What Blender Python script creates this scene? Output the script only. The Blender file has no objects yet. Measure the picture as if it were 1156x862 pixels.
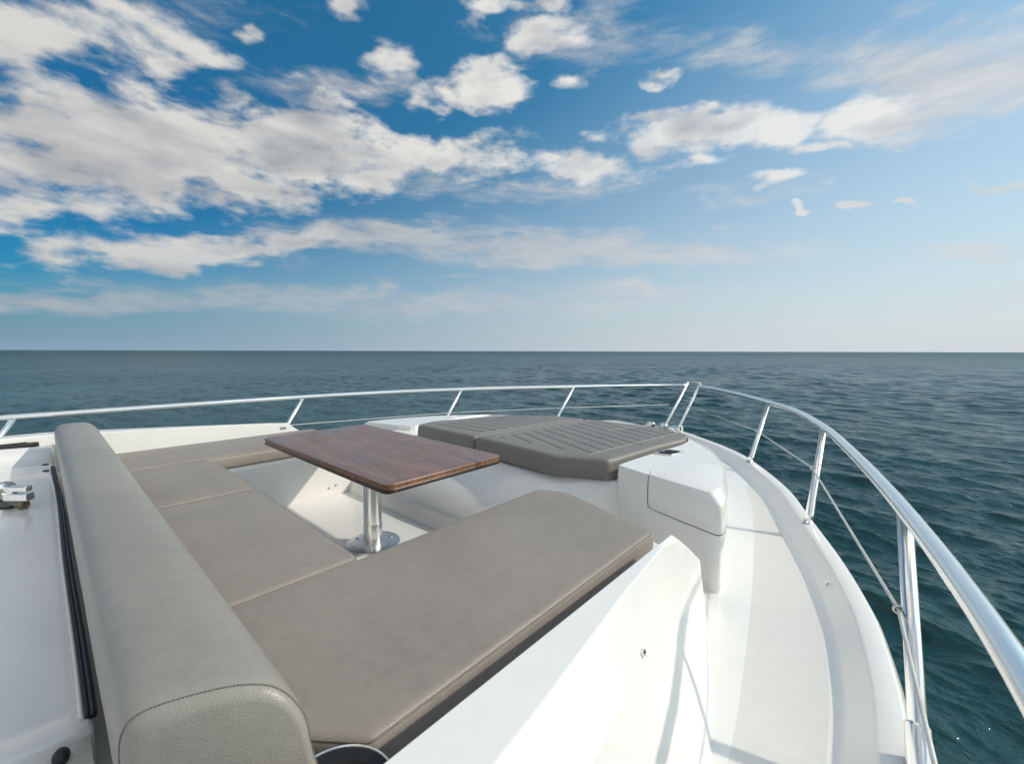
import bpy, bmesh, math, random
import numpy as np
from mathutils import Vector
random.seed(7); rng = np.random.default_rng(11)
scene = bpy.context.scene
COL = scene.collection
R = math.radians

# ------------------------------------------------------------------ helpers
def link(o, parent=None):
    COL.objects.link(o)
    if parent: o.parent = parent
    return o

def tag(o, label=None, cat=None, group=None, kind=None):
    if label: o['label'] = label
    if cat: o['category'] = cat
    if group: o['group'] = group
    if kind: o['kind'] = kind
    return o

def thing(name, loc, label, cat, group=None):
    o = bpy.data.objects.new(name, None); link(o)
    o.location = loc; o.empty_display_size = .05
    return tag(o, label, cat, group)

def mesh(name, verts, faces, mat, parent=None, smooth=True, bevel=0, seg=3, angle=35, recalc=True):
    """verts are in world space; when the parent stands elsewhere they are moved into its frame"""
    off = Vector((0, 0, 0))
    if parent is not None:
        p = parent
        while p is not None:
            off += p.location; p = p.parent
    me = bpy.data.meshes.new(name)
    me.from_pydata([(v[0]-off.x, v[1]-off.y, v[2]-off.z) for v in verts], [], faces)
    if recalc:
        bm = bmesh.new(); bm.from_mesh(me)
        bmesh.ops.remove_doubles(bm, verts=bm.verts, dist=1e-5)
        bmesh.ops.recalc_face_normals(bm, faces=bm.faces)
        bm.to_mesh(me); bm.free()
    me.materials.append(mat)
    o = bpy.data.objects.new(name, me); link(o, parent)
    if bevel:
        b = o.modifiers.new('bevel', 'BEVEL'); b.width = bevel; b.segments = seg
        b.limit_method = 'ANGLE'; b.angle_limit = R(angle); b.harden_normals = True
    if smooth:
        me.shade_smooth()
        if smooth != 'all':
            try: me.set_sharp_from_angle(angle=R(40 if not bevel else 60))
            except Exception: pass
    return o

class MB:
    def __init__(s): s.v = []; s.f = []
    def add(s, v, f):
        n = len(s.v); s.v += [tuple(p) for p in v]; s.f += [tuple(i+n for i in q) for q in f]
        return s
    def box(s, x0, x1, y0, y1, z0, z1):
        v = [(x, y, z) for z in (z0, z1) for y in (y0, y1) for x in (x0, x1)]
        return s.add(v, [(0,2,3,1),(4,5,7,6),(0,1,5,4),(2,6,7,3),(0,4,6,2),(1,3,7,5)])
    def grid(s, rows, close_u=False, cap0=False, cap1=False):
        n = len(rows[0]); v = [p for r in rows for p in r]; f = []
        for i in range(len(rows)-1):
            for j in range(n if close_u else n-1):
                k = (j+1) % n
                f.append((i*n+j, i*n+k, (i+1)*n+k, (i+1)*n+j))
        if cap0: f.append(tuple(range(n-1, -1, -1)))
        if cap1: f.append(tuple((len(rows)-1)*n+j for j in range(n)))
        return s.add(v, f)
    def prism(s, poly, z0, z1):
        return s.grid([[(x, y, z0) for x, y in poly], [(x, y, z1) for x, y in poly]], True, True, True)
    def tube(s, pts, r, n=12, caps=True):
        pts = [Vector(p) for p in pts]; rs = r if hasattr(r, '__len__') else [r]*len(pts)
        t = (pts[1]-pts[0]).normalized()
        a = t.orthogonal().normalized(); rows = []
        for i, p in enumerate(pts):
            if i == 0: t2 = (pts[1]-pts[0])
            elif i == len(pts)-1: t2 = pts[-1]-pts[-2]
            else: t2 = (pts[i+1]-p).normalized()+(p-pts[i-1]).normalized()
            t2.normalize()
            a = (a-t2*a.dot(t2)).normalized(); b = t2.cross(a)
            rows.append([tuple(p+(a*math.cos(2*math.pi*k/n)+b*math.sin(2*math.pi*k/n))*rs[i]) for k in range(n)])
        return s.grid(rows, True, caps, caps)
    def lathe(s, c, prof, n=32):
        rows = [[(c[0]+r*math.cos(2*math.pi*k/n), c[1]+r*math.sin(2*math.pi*k/n), c[2]+z) for k in range(n)] for r, z in prof]
        return s.grid(rows, True, True, True)
    def build(s, name, mat, parent=None, **k): return mesh(name, s.v, s.f, mat, parent, **k)

def spline(pts, n):
    """Catmull-Rom through points, n samples per span"""
    P = [Vector(p) for p in pts]; P = [P[0]*2-P[1]]+P+[P[-1]*2-P[-2]]; out = []
    for i in range(1, len(P)-2):
        for k in range(n):
            t = k/n; a, b, c, d = P[i-1], P[i], P[i+1], P[i+2]
            out.append(.5*((2*b)+(c-a)*t+(2*a-5*b+4*c-d)*t*t+(3*b-a-3*c+d)*t**3))
    out.append(P[-2]); return out

def round_poly(poly, rad, n=6):
    """rounded corners; rad is one radius or a list"""
    out = []; m = len(poly)
    for i in range(m):
        p = Vector(poly[i]); a = Vector(poly[i-1]); b = Vector(poly[(i+1) % m])
        r = rad[i] if hasattr(rad, '__len__') else rad
        u = (a-p).normalized(); w = (b-p).normalized()
        ang = math.acos(max(-1, min(1, u.dot(w))))
        if r <= 0 or ang > 3.1: out.append(tuple(p)); continue
        d = min(r/math.tan(ang/2), (a-p).length*.49, (b-p).length*.49)
        for k in range(n+1):
            t = k/n; q = (p+u*d)*(1-t)**2+p*2*t*(1-t)+(p+w*d)*t*t
            out.append(tuple(q))
    return out

def resample(poly, step):
    out = []
    for i in range(len(poly)):
        a = Vector(poly[i]); b = Vector(poly[(i+1) % len(poly)])
        n = max(1, int((b-a).length/step))
        out += [tuple(a+(b-a)*k/n) for k in range(n)]
    return out

def inset(poly, d):
    out = []; m = len(poly)
    area = sum(poly[i][0]*poly[(i+1) % m][1]-poly[(i+1) % m][0]*poly[i][1] for i in range(m))
    sg = 1 if area > 0 else -1
    for i in range(m):
        a = Vector(poly[i-1]); b = Vector(poly[i]); c = Vector(poly[(i+1) % m])
        t1 = (b-a); t2 = (c-b)
        n1 = Vector((-t1.y, t1.x)).normalized() if t1.length > 1e-9 else Vector((0, 0))
        n2 = Vector((-t2.y, t2.x)).normalized() if t2.length > 1e-9 else n1
        nn = (n1+n2)
        if nn.length < 1e-6: nn = n1
        nn.normalize()
        out.append(tuple(b+nn*d*sg))
    return out

def cushion(name, poly, z0, z1, mat, parent=None, edge=.03, corner=.04, crown=.012, sag=None, belly=.006, pipe=None):
    corner = [max(c, edge+.016) for c in (corner if hasattr(corner, '__len__') else [corner]*len(poly))]
    poly = resample(round_poly(poly, corner, 8), .05)
    prof = [(edge*.5, z0), (edge*.12, z0+edge*.12), (0, z0+edge*.5), (-belly, (z0+z1)/2-edge*.2)]
    for k in range(0, 7):
        a = math.pi/2*k/6
        prof.append((edge*(1-math.cos(a)), z1-edge+edge*math.sin(a)))
    rows = [[(x, y, z) for x, y in inset(poly, d)] for d, z in prof]
    top = inset(poly, edge)
    bx0 = min(p[0] for p in top); bx1 = max(p[0] for p in top); by0 = min(p[1] for p in top); by1 = max(p[1] for p in top)
    cx = sum(p[0] for p in top)/len(top); cy = sum(p[1] for p in top)/len(top)
    for k in range(1, 10):
        s = 1-k/13.0
        row = []
        for x, y in top:
            X = cx+(x-cx)*s; Y = cy+(y-cy)*s
            u = (2*(X-bx0)/(bx1-bx0)-1); w = (2*(Y-by0)/(by1-by0)-1)
            z = z1+crown*(1-u**4)*(1-w**4)*(1-s**8)
            if sag: z += sag(X, Y)
            row.append((X, Y, z))
        rows.append(row)
    mb = MB(); mb.grid(rows, True, True, True)
    o = mb.build(name, mat, parent, smooth='all')
    if pipe:
        k = edge*(1-math.cos(math.pi*.22)); zz = z1-edge+edge*math.sin(math.pi*.22)
        loop = [(x, y, zz) for x, y in inset(poly, k)]
        m2 = MB(); m2.tube(loop+loop[:1], .0026, 6, caps=False); m2.build('piping', pipe, o, smooth='all')
    return o

# ------------------------------------------------------------------ materials
def newmat(name):
    m = bpy.data.materials.new(name); m.use_nodes = True
    nt = m.node_tree; b = nt.nodes['Principled BSDF']
    return m, nt, b

def N(nt, typ, **k):
    n = nt.nodes.new(typ)
    for a, v in k.items():
        if a in n.inputs.keys() if isinstance(a, str) else False: n.inputs[a].default_value = v
        else: setattr(n, a, v)
    return n

def noise(nt, vec, scale, detail=4, rough=.5, dist=0):
    n = nt.nodes.new('ShaderNodeTexNoise')
    n.inputs['Scale'].default_value = scale; n.inputs['Detail'].default_value = detail
    n.inputs['Roughness'].default_value = rough; n.inputs['Distortion'].default_value = dist
    if vec is not None: nt.links.new(vec, n.inputs['Vector'])
    return n.outputs['Fac']

def objco(nt, scale=(1, 1, 1)):
    g = nt.nodes.new('ShaderNodeNewGeometry')
    mp = nt.nodes.new('ShaderNodeVectorMath'); mp.operation = 'MULTIPLY'
    nt.links.new(g.outputs['Position'], mp.inputs[0]); mp.inputs[1].default_value = scale
    return mp.outputs[0]

def ramp(nt, fac, stops):
    r = nt.nodes.new('ShaderNodeValToRGB'); e = r.color_ramp.elements
    while len(e) < len(stops): e.new(.5)
    for el, (p, c) in zip(e, stops): el.position = p; el.color = (*c, 1)
    nt.links.new(fac, r.inputs['Fac']); return r.outputs['Color']

def math_(nt, op, a, b=None, c=None, clamp=False):
    n = nt.nodes.new('ShaderNodeMath'); n.operation = op; n.use_clamp = clamp
    for i, v in enumerate((a, b, c)):
        if v is None: continue
        if isinstance(v, (int, float)): n.inputs[i].default_value = v
        else: nt.links.new(v, n.inputs[i])
    return n.outputs[0]

def maprange(nt, v, a, b, c=0, d=1, smooth=False):
    n = nt.nodes.new('ShaderNodeMapRange')
    if smooth: n.interpolation_type = 'SMOOTHSTEP'
    nt.links.new(v, n.inputs['Value'])
    for k, x in zip(('From Min', 'From Max', 'To Min', 'To Max'), (a, b, c, d)): n.inputs[k].default_value = x
    return n.outputs['Result']

def bump(nt, b, h, strength, dist):
    n = nt.nodes.new('ShaderNodeBump'); n.inputs['Strength'].default_value = strength; n.inputs['Distance'].default_value = dist
    nt.links.new(h, n.inputs['Height']); nt.links.new(n.outputs[0], b.inputs['Normal']); return n

def add(nt, a, b): return math_(nt, 'ADD', a, b)
def mul(nt, a, b): return math_(nt, 'MULTIPLY', a, b)

def gelcoat(name, c, rough=.22, grain=None):
    m, nt, b = newmat(name)
    p = objco(nt)
    n1 = noise(nt, p, 1.3, 5, .6); n2 = noise(nt, p, 22, 4, .6)
    f = add(nt, mul(nt, n1, .7), mul(nt, n2, .3))
    nt.links.new(ramp(nt, f, [(.3, tuple(x*.93 for x in c)), (.65, c)]), b.inputs['Base Color'])
    nt.links.new(maprange(nt, n2, .3, .7, rough*.75, rough*1.35), b.inputs['Roughness'])
    b.inputs['Coat Weight'].default_value = .25; b.inputs['Coat Roughness'].default_value = .08
    if grain:
        v = nt.nodes.new('ShaderNodeTexVoronoi'); v.inputs['Scale'].default_value = 220
        nt.links.new(p, v.inputs['Vector'])
        bump(nt, b, v.outputs['Distance'], .5, grain); b.inputs['Coat Weight'].default_value = 0
    else:
        bump(nt, b, noise(nt, p, 3.0, 2, .4), .12, .02)
    return m

def vinyl(name, c, rough=.5, wrinkle=.5, channels=False):
    m, nt, b = newmat(name)
    p = objco(nt)
    n1 = noise(nt, p, 2.2, 5, .55); n2 = noise(nt, p, 28, 4, .6)
    f = add(nt, mul(nt, n1, .65), mul(nt, n2, .35))
    col = ramp(nt, f, [(.32, tuple(x*.86 for x in c)), (.5, c), (.68, tuple(min(1, x*1.1) for x in c))])
    v = nt.nodes.new('ShaderNodeTexVoronoi'); v.inputs['Scale'].default_value = 330
    nt.links.new(p, v.inputs['Vector'])
    h = add(nt, mul(nt, v.outputs['Distance'], .35), mul(nt, n2, wrinkle))
    h = add(nt, h, mul(nt, noise(nt, objco(nt, (1, 2.2, 1)), 5.5, 3, .5, .6), wrinkle*3))
    if channels:   # quilted fluting: sewn channels across the pad, inside a plain border
        sep = nt.nodes.new('ShaderNodeSeparateXYZ'); nt.links.new(p, sep.inputs[0])
        X, Y = sep.outputs[0], sep.outputs[1]
        x0, x1, y0, y1, slope, pitch = channels
        yy = add(nt, Y, mul(nt, X, slope)); X = math_(nt, 'SUBTRACT', X, mul(nt, math_(nt, 'SUBTRACT', Y, 2.5), .13))
        ph = math_(nt, 'FRACT', math_(nt, 'DIVIDE', math_(nt, 'SUBTRACT', yy, y0), pitch))
        d = math_(nt, 'ABSOLUTE', math_(nt, 'SUBTRACT', ph, .5))            # .5 at the seam
        dm = mul(nt, math_(nt, 'SUBTRACT', .5, d), pitch)                    # metres from the seam
        inx = mul(nt, math_(nt, 'GREATER_THAN', X, x0), math_(nt, 'LESS_THAN', X, x1))
        iny = mul(nt, math_(nt, 'GREATER_THAN', Y, y0), math_(nt, 'LESS_THAN', Y, y1))
        inside = mul(nt, inx, iny)
        seam = mul(nt, maprange(nt, dm, .003, .008, 1, 0, True), inside)
        g = mul(nt, maprange(nt, dm, 0, .03, 1, 0, True), inside)
        # border piping
        ex = math_(nt, 'MINIMUM', math_(nt, 'ABSOLUTE', math_(nt, 'SUBTRACT', X, x0)), math_(nt, 'ABSOLUTE', math_(nt, 'SUBTRACT', X, x1)))
        pip = mul(nt, maprange(nt, ex, .004, .009, 1, 0, True), iny)
        mx = nt.nodes.new('ShaderNodeMix'); mx.data_type = 'RGBA'
        nt.links.new(seam, mx.inputs[0]); nt.links.new(col, mx.inputs[6]); mx.inputs[7].default_value = (.03, .027, .025, 1)
        mx2 = nt.nodes.new('ShaderNodeMix'); mx2.data_type = 'RGBA'
        nt.links.new(pip, mx2.inputs[0]); nt.links.new(mx.outputs[2], mx2.inputs[6]); mx2.inputs[7].default_value = (.42, .39, .36, 1)
        col = mx2.outputs[2]
        h = add(nt, h, mul(nt, g, -6)); h = add(nt, h, mul(nt, pip, 3))
    nt.links.new(col, b.inputs['Base Color'])
    nt.links.new(maprange(nt, n2, .3, .7, rough*.85, rough*1.2), b.inputs['Roughness'])
    b.inputs['Specular IOR Level'].default_value = .5
    bump(nt, b, h, .55, .0022)
    return m

def steel(name, rough=.1, c=(.78, .78, .77)):
    m, nt, b = newmat(name)
    b.inputs['Metallic'].default_value = 1; b.inputs['Base Color'].default_value = (*c, 1)
    n = noise(nt, objco(nt), 6, 2, .5)
    nt.links.new(maprange(nt, n, .3, .7, rough*.9, rough*1.12), b.inputs['Roughness'])
    return m

def plain(name, c, rough=.5, spec=.5, var=.25):
    m, nt, b = newmat(name)
    n = noise(nt, objco(nt), 18, 4, .6)
    nt.links.new(ramp(nt, n, [(.3, tuple(x*(1-var) for x in c)), (.7, c)]), b.inputs['Base Color'])
    b.inputs['Roughness'].default_value = rough; b.inputs['Specular IOR Level'].default_value = spec
    return m

def wood(name, axis_x=True, dark=1.0):
    m, nt, b = newmat(name)
    p = objco(nt)
    sep = nt.nodes.new('ShaderNodeSeparateXYZ'); nt.links.new(p, sep.inputs[0])
    X, Y = sep.outputs[0], sep.outputs[1]
    strip = math_(nt, 'FLOOR', math_(nt, 'DIVIDE', Y, .052))
    wn = nt.nodes.new('ShaderNodeTexWhiteNoise'); wn.noise_dimensions = '1D'; nt.links.new(strip, wn.inputs['W'])
    st = wn.outputs['Value']
    xs = math_(nt, 'FLOOR', math_(nt, 'DIVIDE', add(nt, X, mul(nt, st, 3.0)), .55))
    wn2 = nt.nodes.new('ShaderNodeTexWhiteNoise'); wn2.noise_dimensions = '2D'
    cb = nt.nodes.new('ShaderNodeCombineXYZ'); nt.links.new(strip, cb.inputs[0]); nt.links.new(xs, cb.inputs[1]); nt.links.new(cb.outputs[0], wn2.inputs['Vector'])
    plank = wn2.outputs['Value']
    cv = nt.nodes.new('ShaderNodeCombineXYZ')
    nt.links.new(mul(nt, X, 2.2), cv.inputs[0]); nt.links.new(mul(nt, Y, 42), cv.inputs[1]); nt.links.new(mul(nt, plank, 9), cv.inputs[2])
    g = noise(nt, cv.outputs[0], 1.6, 8, .65, 1.2)
    cv2 = nt.nodes.new('ShaderNodeCombineXYZ')
    nt.links.new(mul(nt, X, 3), cv2.inputs[0]); nt.links.new(mul(nt, Y, 260), cv2.inputs[1])
    g2 = noise(nt, cv2.outputs[0], 1.0, 3, .6)
    blot = noise(nt, p, 2.6, 4, .6)
    f = add(nt, add(nt, mul(nt, g, .70), mul(nt, plank, .11)), mul(nt, math_(nt, 'SUBTRACT', g2, .5), .45))
    f = add(nt, f, mul(nt, math_(nt, 'SUBTRACT', blot, .5), .35))
    D = dark
    col = ramp(nt, f, [(.2, (.06*D, .026*D, .017*D)), (.42, (.175*D, .082*D, .048*D)), (.6, (.28*D, .138*D, .080*D)), (.82, (.40*D, .215*D, .13*D))])
    nt.links.new(col, b.inputs['Base Color'])
    nt.links.new(maprange(nt, blot, .35, .65, .17, .38), b.inputs['Roughness'])
    b.inputs['Coat Weight'].default_value = .35; b.inputs['Coat Roughness'].default_value = .18
    bump(nt, b, add(nt, g2, g), .12, .001)
    return m

M = {}
M['gel'] = gelcoat('white gelcoat', (.845, .83, .80), .2)
M['nonskid'] = gelcoat('nonskid gelcoat', (.69, .68, .655), .55, grain=.0009)
M['vinyl'] = vinyl('taupe vinyl', (.278, .244, .211), .42, .5)
M['vinyl_back'] = vinyl('grey backrest vinyl', (.287, .269, .238), .38, .35)
M['vinyl_pad_stb'] = vinyl('sun pad vinyl starboard', (.20, .186, .169), .45, .35, channels=(-2.40, -1.51, 2.47, 3.66, .44, .128))
M['vinyl_pad_port'] = vinyl('sun pad vinyl port', (.205, .19, .173), .45, .35, channels=(-3.27, -2.60, 2.48, 3.6, -.03, .128))
M['steel'] = steel('polished stainless steel', .2, (.9, .9, .89))
M['steel_dull'] = steel('satin stainless steel', .3, (.66, .66, .65))
M['rail'] = steel('rail stainless steel', .24, (.93, .92, .90))
M['rubber'] = plain('black rubber', (.012, .012, .013), .45)
M['blackglass'] = plain('black tinted acrylic', (.006, .006, .007), .06, .6, .1)
M['thread'] = plain('dark stitching thread', (.17, .16, .14), .8)
M['groove'] = plain('dark panel gap', (.24, .24, .23), .7)
M['pip'] = plain('light piping', (.36, .34, .30), .55)
M['welt'] = vinyl('vinyl welt', (.20, .175, .15), .45, .2)
M['wood'] = wood('varnished walnut')
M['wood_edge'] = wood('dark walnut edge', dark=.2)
M['wood_inlay'] = wood('orange walnut edge line', dark=1.9)
M['brass'] = steel('tarnished brass', .35, (.35, .28, .18))

# ------------------------------------------------------------------ camera
HC = 1.22
cam = bpy.data.cameras.new('camera'); co = bpy.data.objects.new('camera', cam); link(co)
cam.sensor_width = 36; cam.lens = 480*36/1156.0; cam.clip_start = .02; cam.clip_end = 100000
YAW = R(42.0); PITCH = math.atan((431-396.2)/480.0); ROLL = R(.134)
fw0 = Vector((-math.sin(YAW), math.cos(YAW), 0)); rt0 = Vector((math.cos(YAW), math.sin(YAW), 0)); up0 = Vector((0, 0, 1))
fw = fw0*math.cos(PITCH)-up0*math.sin(PITCH); up = up0*math.cos(PITCH)+fw0*math.sin(PITCH)
rt = rt0*math.cos(ROLL)+up*math.sin(ROLL); up = up*math.cos(ROLL)-rt0*math.sin(ROLL)
from mathutils import Matrix
co.matrix_world = Matrix(((rt.x, up.x, -fw.x, 0), (rt.y, up.y, -fw.y, 0), (rt.z, up.z, -fw.z, HC), (0, 0, 0, 1)))
scene.camera = co

# ------------------------------------------------------------------ light and sky
SUN_AZ = 50.0; SUN_EL = 34.5            # azimuth measured from the bow towards starboard
sd = Vector((math.sin(R(SUN_AZ))*math.cos(R(SUN_EL)), math.cos(R(SUN_AZ))*math.cos(R(SUN_EL)), math.sin(R(SUN_EL))))
sun = bpy.data.lights.new('sun', 'SUN'); sun.energy = 2.0; sun.angle = R(1.2); sun.color = (1, .91, .78)
so = bpy.data.objects.new('sun', sun); link(so); so.rotation_euler = sd.to_track_quat('Z', 'Y').to_euler(); so.location = (0, 0, 30)

PUFF = [(-80.0, 18.8, 18.0, 5.0, .25, 1.05), (-66.0, 21.5, 11.5, 4.0, .17, 1.05), (-87.0, 26.0, 9.5, 4.0, .4, .72), (-84.0, 20.0, 15.0, 4.56, 0.269, 1.0), (-68.5, 23.7, 10.1, 3.75, 0.18, 1), (-72.3, 17.5, 9.5, 2.49, 0.164, 0.9), (-51.0, 23.0, 12.4, 2.61, 0.056, 1), (-60.8, 20.0, 4.7, 1.69, 0.111, 0.8), (-88.5, 12.6, 7.8, 1.8, 0.222, 0.9), (-88.8, 25.3, 6.4, 3.08, 0.406, 0.9), (-79.6, 27.1, 5.7, 1.24, 0.311, 0.6), (-79.0, 10.2, 11.3, 1.97, 0.128, 0.9), (-68.9, 12.8, 8.4, 1.75, 0.11, 0.8), (-57.9, 31.6, 4.8, 1.96, 0.128, 0.9), (-52.0, 29.6, 3.3, 1.79, 0.077, 0.6), (-45.5, 30.8, 6.2, 2.4, 0.028, 0.9), (-61.9, 35.5, 3.6, 1.06, 0.172, 0.8), (-45.3, 36.7, 2.7, 0.95, 0.029, 0.6), (-38.3, 34.6, 4.0, 1.45, -0.029, 0.7), (-36.4, 30.7, 2.0, 1.12, -0.041, 0.7), (-40.8, 37.4, 5.6, 0.93, -0.009, 0.5), (-30.2, 22.7, 8.4, 2.23, -0.07, 1), (-24.6, 23.9, 5.2, 2.31, -0.113, 0.8), (-18.1, 24.9, 8.8, 2.0, -0.163, 1), (-10.5, 23.5, 3.3, 1.44, -0.221, 0.8), (-6.7, 21.0, 3.5, 0.96, -0.234, 0.7), (-18.0, 22.1, 1.5, 0.88, -0.153, 0.6), (-0.9, 21.9, 5.6, 2.03, -0.295, 0.9), (-23.9, 29.8, 2.1, 0.86, -0.139, 0.7), (-3.2, 14.5, 1.7, 0.67, -0.192, 0.9), (-0.6, 14.0, 1.3, 0.48, -0.204, 0.8), (-8.6, 15.3, 0.9, 0.53, -0.165, 0.7), (-9.6, 18.2, 4.1, 0.69, -0.185, 0.8), (-72.3, 31.3, 1.1, 0.62, 0.261, 0.6)]
STRAT = [(-40, 20, 26, 1.6, .02, .5), (-62, 29, 16, 1.6, .12, .5), (-14, 17.5, 12, 1.2, -.12, .55), (2.8, 23.9, 14, 4.3, -0.346, 1.1), (-2.2, 27.1, 7.4, 1.61, -0.328, 0.6), (-56.7, 14.1, 20.1, 2.5, 0.056, 1.25), (-36.0, 13.0, 25.9, 2.82, -0.016, 1.3), (-21.6, 11.5, 18.1, 1.87, -0.062, 1.05), (-79.7, 10.1, 14.9, 1.95, 0.126, 0.5), (6.9, 14.2, 2.5, 0.85, -0.268, 0.9), (5.9, 8.6, 6.4, 1.22, -0.158, 0.8), (7.1, 5.0, 4.1, 0.76, -0.097, 0.8), (-86.6, 4.4, 24, 1.5, 0.079, 1.0), (-51.2, 5.9, 50, 2.6, 0.01, 1.0), (-13.8, 30.0, 13, 2.6, -0.224, 0.7), (-30, 34, 16, 3, -.1, .55), (-27.9, 7.5, 20, 2.2, -0.028, .8), (-51.1, 9.9, 8.0, 0.44, 0.029, 0.5), (-18.8, 17.0, 2.9, 0.57, -0.117, 0.3), (-82.2, 29.4, 13.4, 2.53, 0.339, 0.35)]

def build_world():
    w = bpy.data.worlds.new('World'); scene.world = w; w.use_nodes = True
    nt = w.node_tree; nt.nodes.clear()
    out = nt.nodes.new('ShaderNodeOutputWorld'); bg = nt.nodes.new('ShaderNodeBackground')
    nt.links.new(bg.outputs[0], out.inputs['Surface'])
    STR = .14; bg.inputs['Strength'].default_value = STR
    sky = nt.nodes.new('ShaderNodeTexSky'); sky.sky_type = 'NISHITA'; sky.sun_disc = False
    sky.sun_elevation = R(SUN_EL); sky.sun_rotation = R(SUN_AZ)
    sky.air_density = 1.0; sky.dust_density = 1.6; sky.ozone_density = 2.2; sky.altitude = 0
    hs = nt.nodes.new('ShaderNodeHueSaturation'); hs.inputs['Saturation'].default_value = 1.3; hs.inputs['Value'].default_value = .74; hs.inputs['Hue'].default_value = .483
    nt.links.new(sky.outputs[0], hs.inputs['Color'])
    K = 1/STR
    tc = nt.nodes.new('ShaderNodeTexCoord'); D = tc.outputs['Generated']
    sep = nt.nodes.new('ShaderNodeSeparateXYZ'); nt.links.new(D, sep.inputs[0])
    x, y, z = sep.outputs
    az = mul(nt, math_(nt, 'ARCTAN2', x, y), 180/math.pi)
    el = mul(nt, math_(nt, 'ARCSINE', z), 180/math.pi)
    # wobble so that no mask keeps an elliptical outline
    st = nt.nodes.new('ShaderNodeVectorMath'); st.operation = 'MULTIPLY'; nt.links.new(D, st.inputs[0]); st.inputs[1].default_value = (1, 1, 2.3)
    P = st.outputs[0]
    wob = noise(nt, P, 5, 3, .5); wob2 = noise(nt, P, 9, 3, .5)
    az2 = add(nt, az, mul(nt, math_(nt, 'SUBTRACT', wob, .5), 11)); el2 = add(nt, el, mul(nt, math_(nt, 'SUBTRACT', wob2, .5), 4.5))
    cb = nt.nodes.new('ShaderNodeCombineXYZ'); nt.links.new(az2, cb.inputs[0]); nt.links.new(el2, cb.inputs[1])
    V = cb.outputs[0]
    def masks(lst):
        cur = None
        for a, e, ra, re, t, s in lst:
            mp = nt.nodes.new('ShaderNodeMapping'); mp.vector_type = 'TEXTURE'
            mp.inputs['Location'].default_value = (a, e, 0); mp.inputs['Rotation'].default_value = (0, 0, math.atan(t)); mp.inputs['Scale'].default_value = (ra, re, 1)
            nt.links.new(V, mp.inputs['Vector'])
            ln = nt.nodes.new('ShaderNodeVectorMath'); ln.operation = 'LENGTH'; nt.links.new(mp.outputs[0], ln.inputs[0])
            m = math_(nt, 'MULTIPLY_ADD', ln.outputs['Value'], -s, s)
            cur = m if cur is None else math_(nt, 'SMOOTH_MAX', cur, m, .25)
        return math_(nt, 'MAXIMUM', cur, -.9)
    mp_ = masks(PUFF); ms_ = masks(STRAT)
    # out-of-view cloud cover overhead and behind, added and brightened as fill light
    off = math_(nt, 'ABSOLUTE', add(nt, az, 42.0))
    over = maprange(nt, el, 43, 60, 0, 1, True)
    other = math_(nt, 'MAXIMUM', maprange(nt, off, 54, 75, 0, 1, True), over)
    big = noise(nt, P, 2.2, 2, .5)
    fill_clouds = mul(nt, other, maprange(nt, big, .35, .65, .7, 1.3))
    mp_ = add(nt, mp_, fill_clouds)
    behind = math_(nt, 'MAXIMUM', maprange(nt, off, 62, 100, 0, 1, True), over)  # where the added fill clouds turn brighter and warmer
    # puffy layer
    s3 = nt.nodes.new('ShaderNodeVectorMath'); s3.operation = 'MULTIPLY'; nt.links.new(D, s3.inputs[0]); s3.inputs[1].default_value = (1, 1, 3.6)
    sh = nt.nodes.new('ShaderNodeVectorMath'); sh.operation = 'ADD'; nt.links.new(P, sh.inputs[0])
    sh.inputs[1].default_value = (sd.x*.035, sd.y*.035, .07)
    def fb(v): return add(nt, mul(nt, noise(nt, v, 8.5, 8, .54, .3), .72), mul(nt, noise(nt, v, 22, 6, .58), .30))
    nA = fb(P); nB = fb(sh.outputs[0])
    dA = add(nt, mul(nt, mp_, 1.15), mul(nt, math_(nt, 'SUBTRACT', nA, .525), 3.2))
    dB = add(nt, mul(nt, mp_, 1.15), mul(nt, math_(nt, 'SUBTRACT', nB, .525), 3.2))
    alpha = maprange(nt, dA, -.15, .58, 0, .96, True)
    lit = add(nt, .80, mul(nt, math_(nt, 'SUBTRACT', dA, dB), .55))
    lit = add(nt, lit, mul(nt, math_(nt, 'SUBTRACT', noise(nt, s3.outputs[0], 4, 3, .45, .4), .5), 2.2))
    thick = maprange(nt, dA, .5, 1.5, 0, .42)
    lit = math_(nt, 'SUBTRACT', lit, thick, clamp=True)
    K = 1/STR
    def c(r, g, b): return tuple(.77*K*q for q in (r, g, b))
    def mix(f, a, b):
        m = nt.nodes.new('ShaderNodeMix'); m.data_type = 'RGBA'
        nt.links.new(f, m.inputs[0])
        for i, v in ((6, a), (7, b)):
            if isinstance(v, tuple): m.inputs[i].default_value = (*v, 1)
            else: nt.links.new(v, m.inputs[i])
        return m.outputs[2]
    # sunward side of the sky is brighter
    dt = nt.nodes.new('ShaderNodeVectorMath'); dt.operation = 'DOT_PRODUCT'; nt.links.new(D, dt.inputs[0]); dt.inputs[1].default_value = tuple(sd)
    sunny = maprange(nt, dt.outputs['Value'], -.5, .8, .78, 1.12)
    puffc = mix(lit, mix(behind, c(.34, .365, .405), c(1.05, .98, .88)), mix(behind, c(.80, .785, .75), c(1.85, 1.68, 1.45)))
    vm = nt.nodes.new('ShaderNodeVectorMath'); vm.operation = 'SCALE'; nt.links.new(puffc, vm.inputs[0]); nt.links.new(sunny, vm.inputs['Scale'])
    # streaky layer
    s2 = nt.nodes.new('ShaderNodeVectorMath'); s2.operation = 'MULTIPLY'; nt.links.new(D, s2.inputs[0]); s2.inputs[1].default_value = (1, 1, 4.5)
    nS = add(nt, mul(nt, noise(nt, s2.outputs[0], 6, 9, .6, .5), .7), mul(nt, noise(nt, s2.outputs[0], 22, 6, .62), .3))
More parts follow.
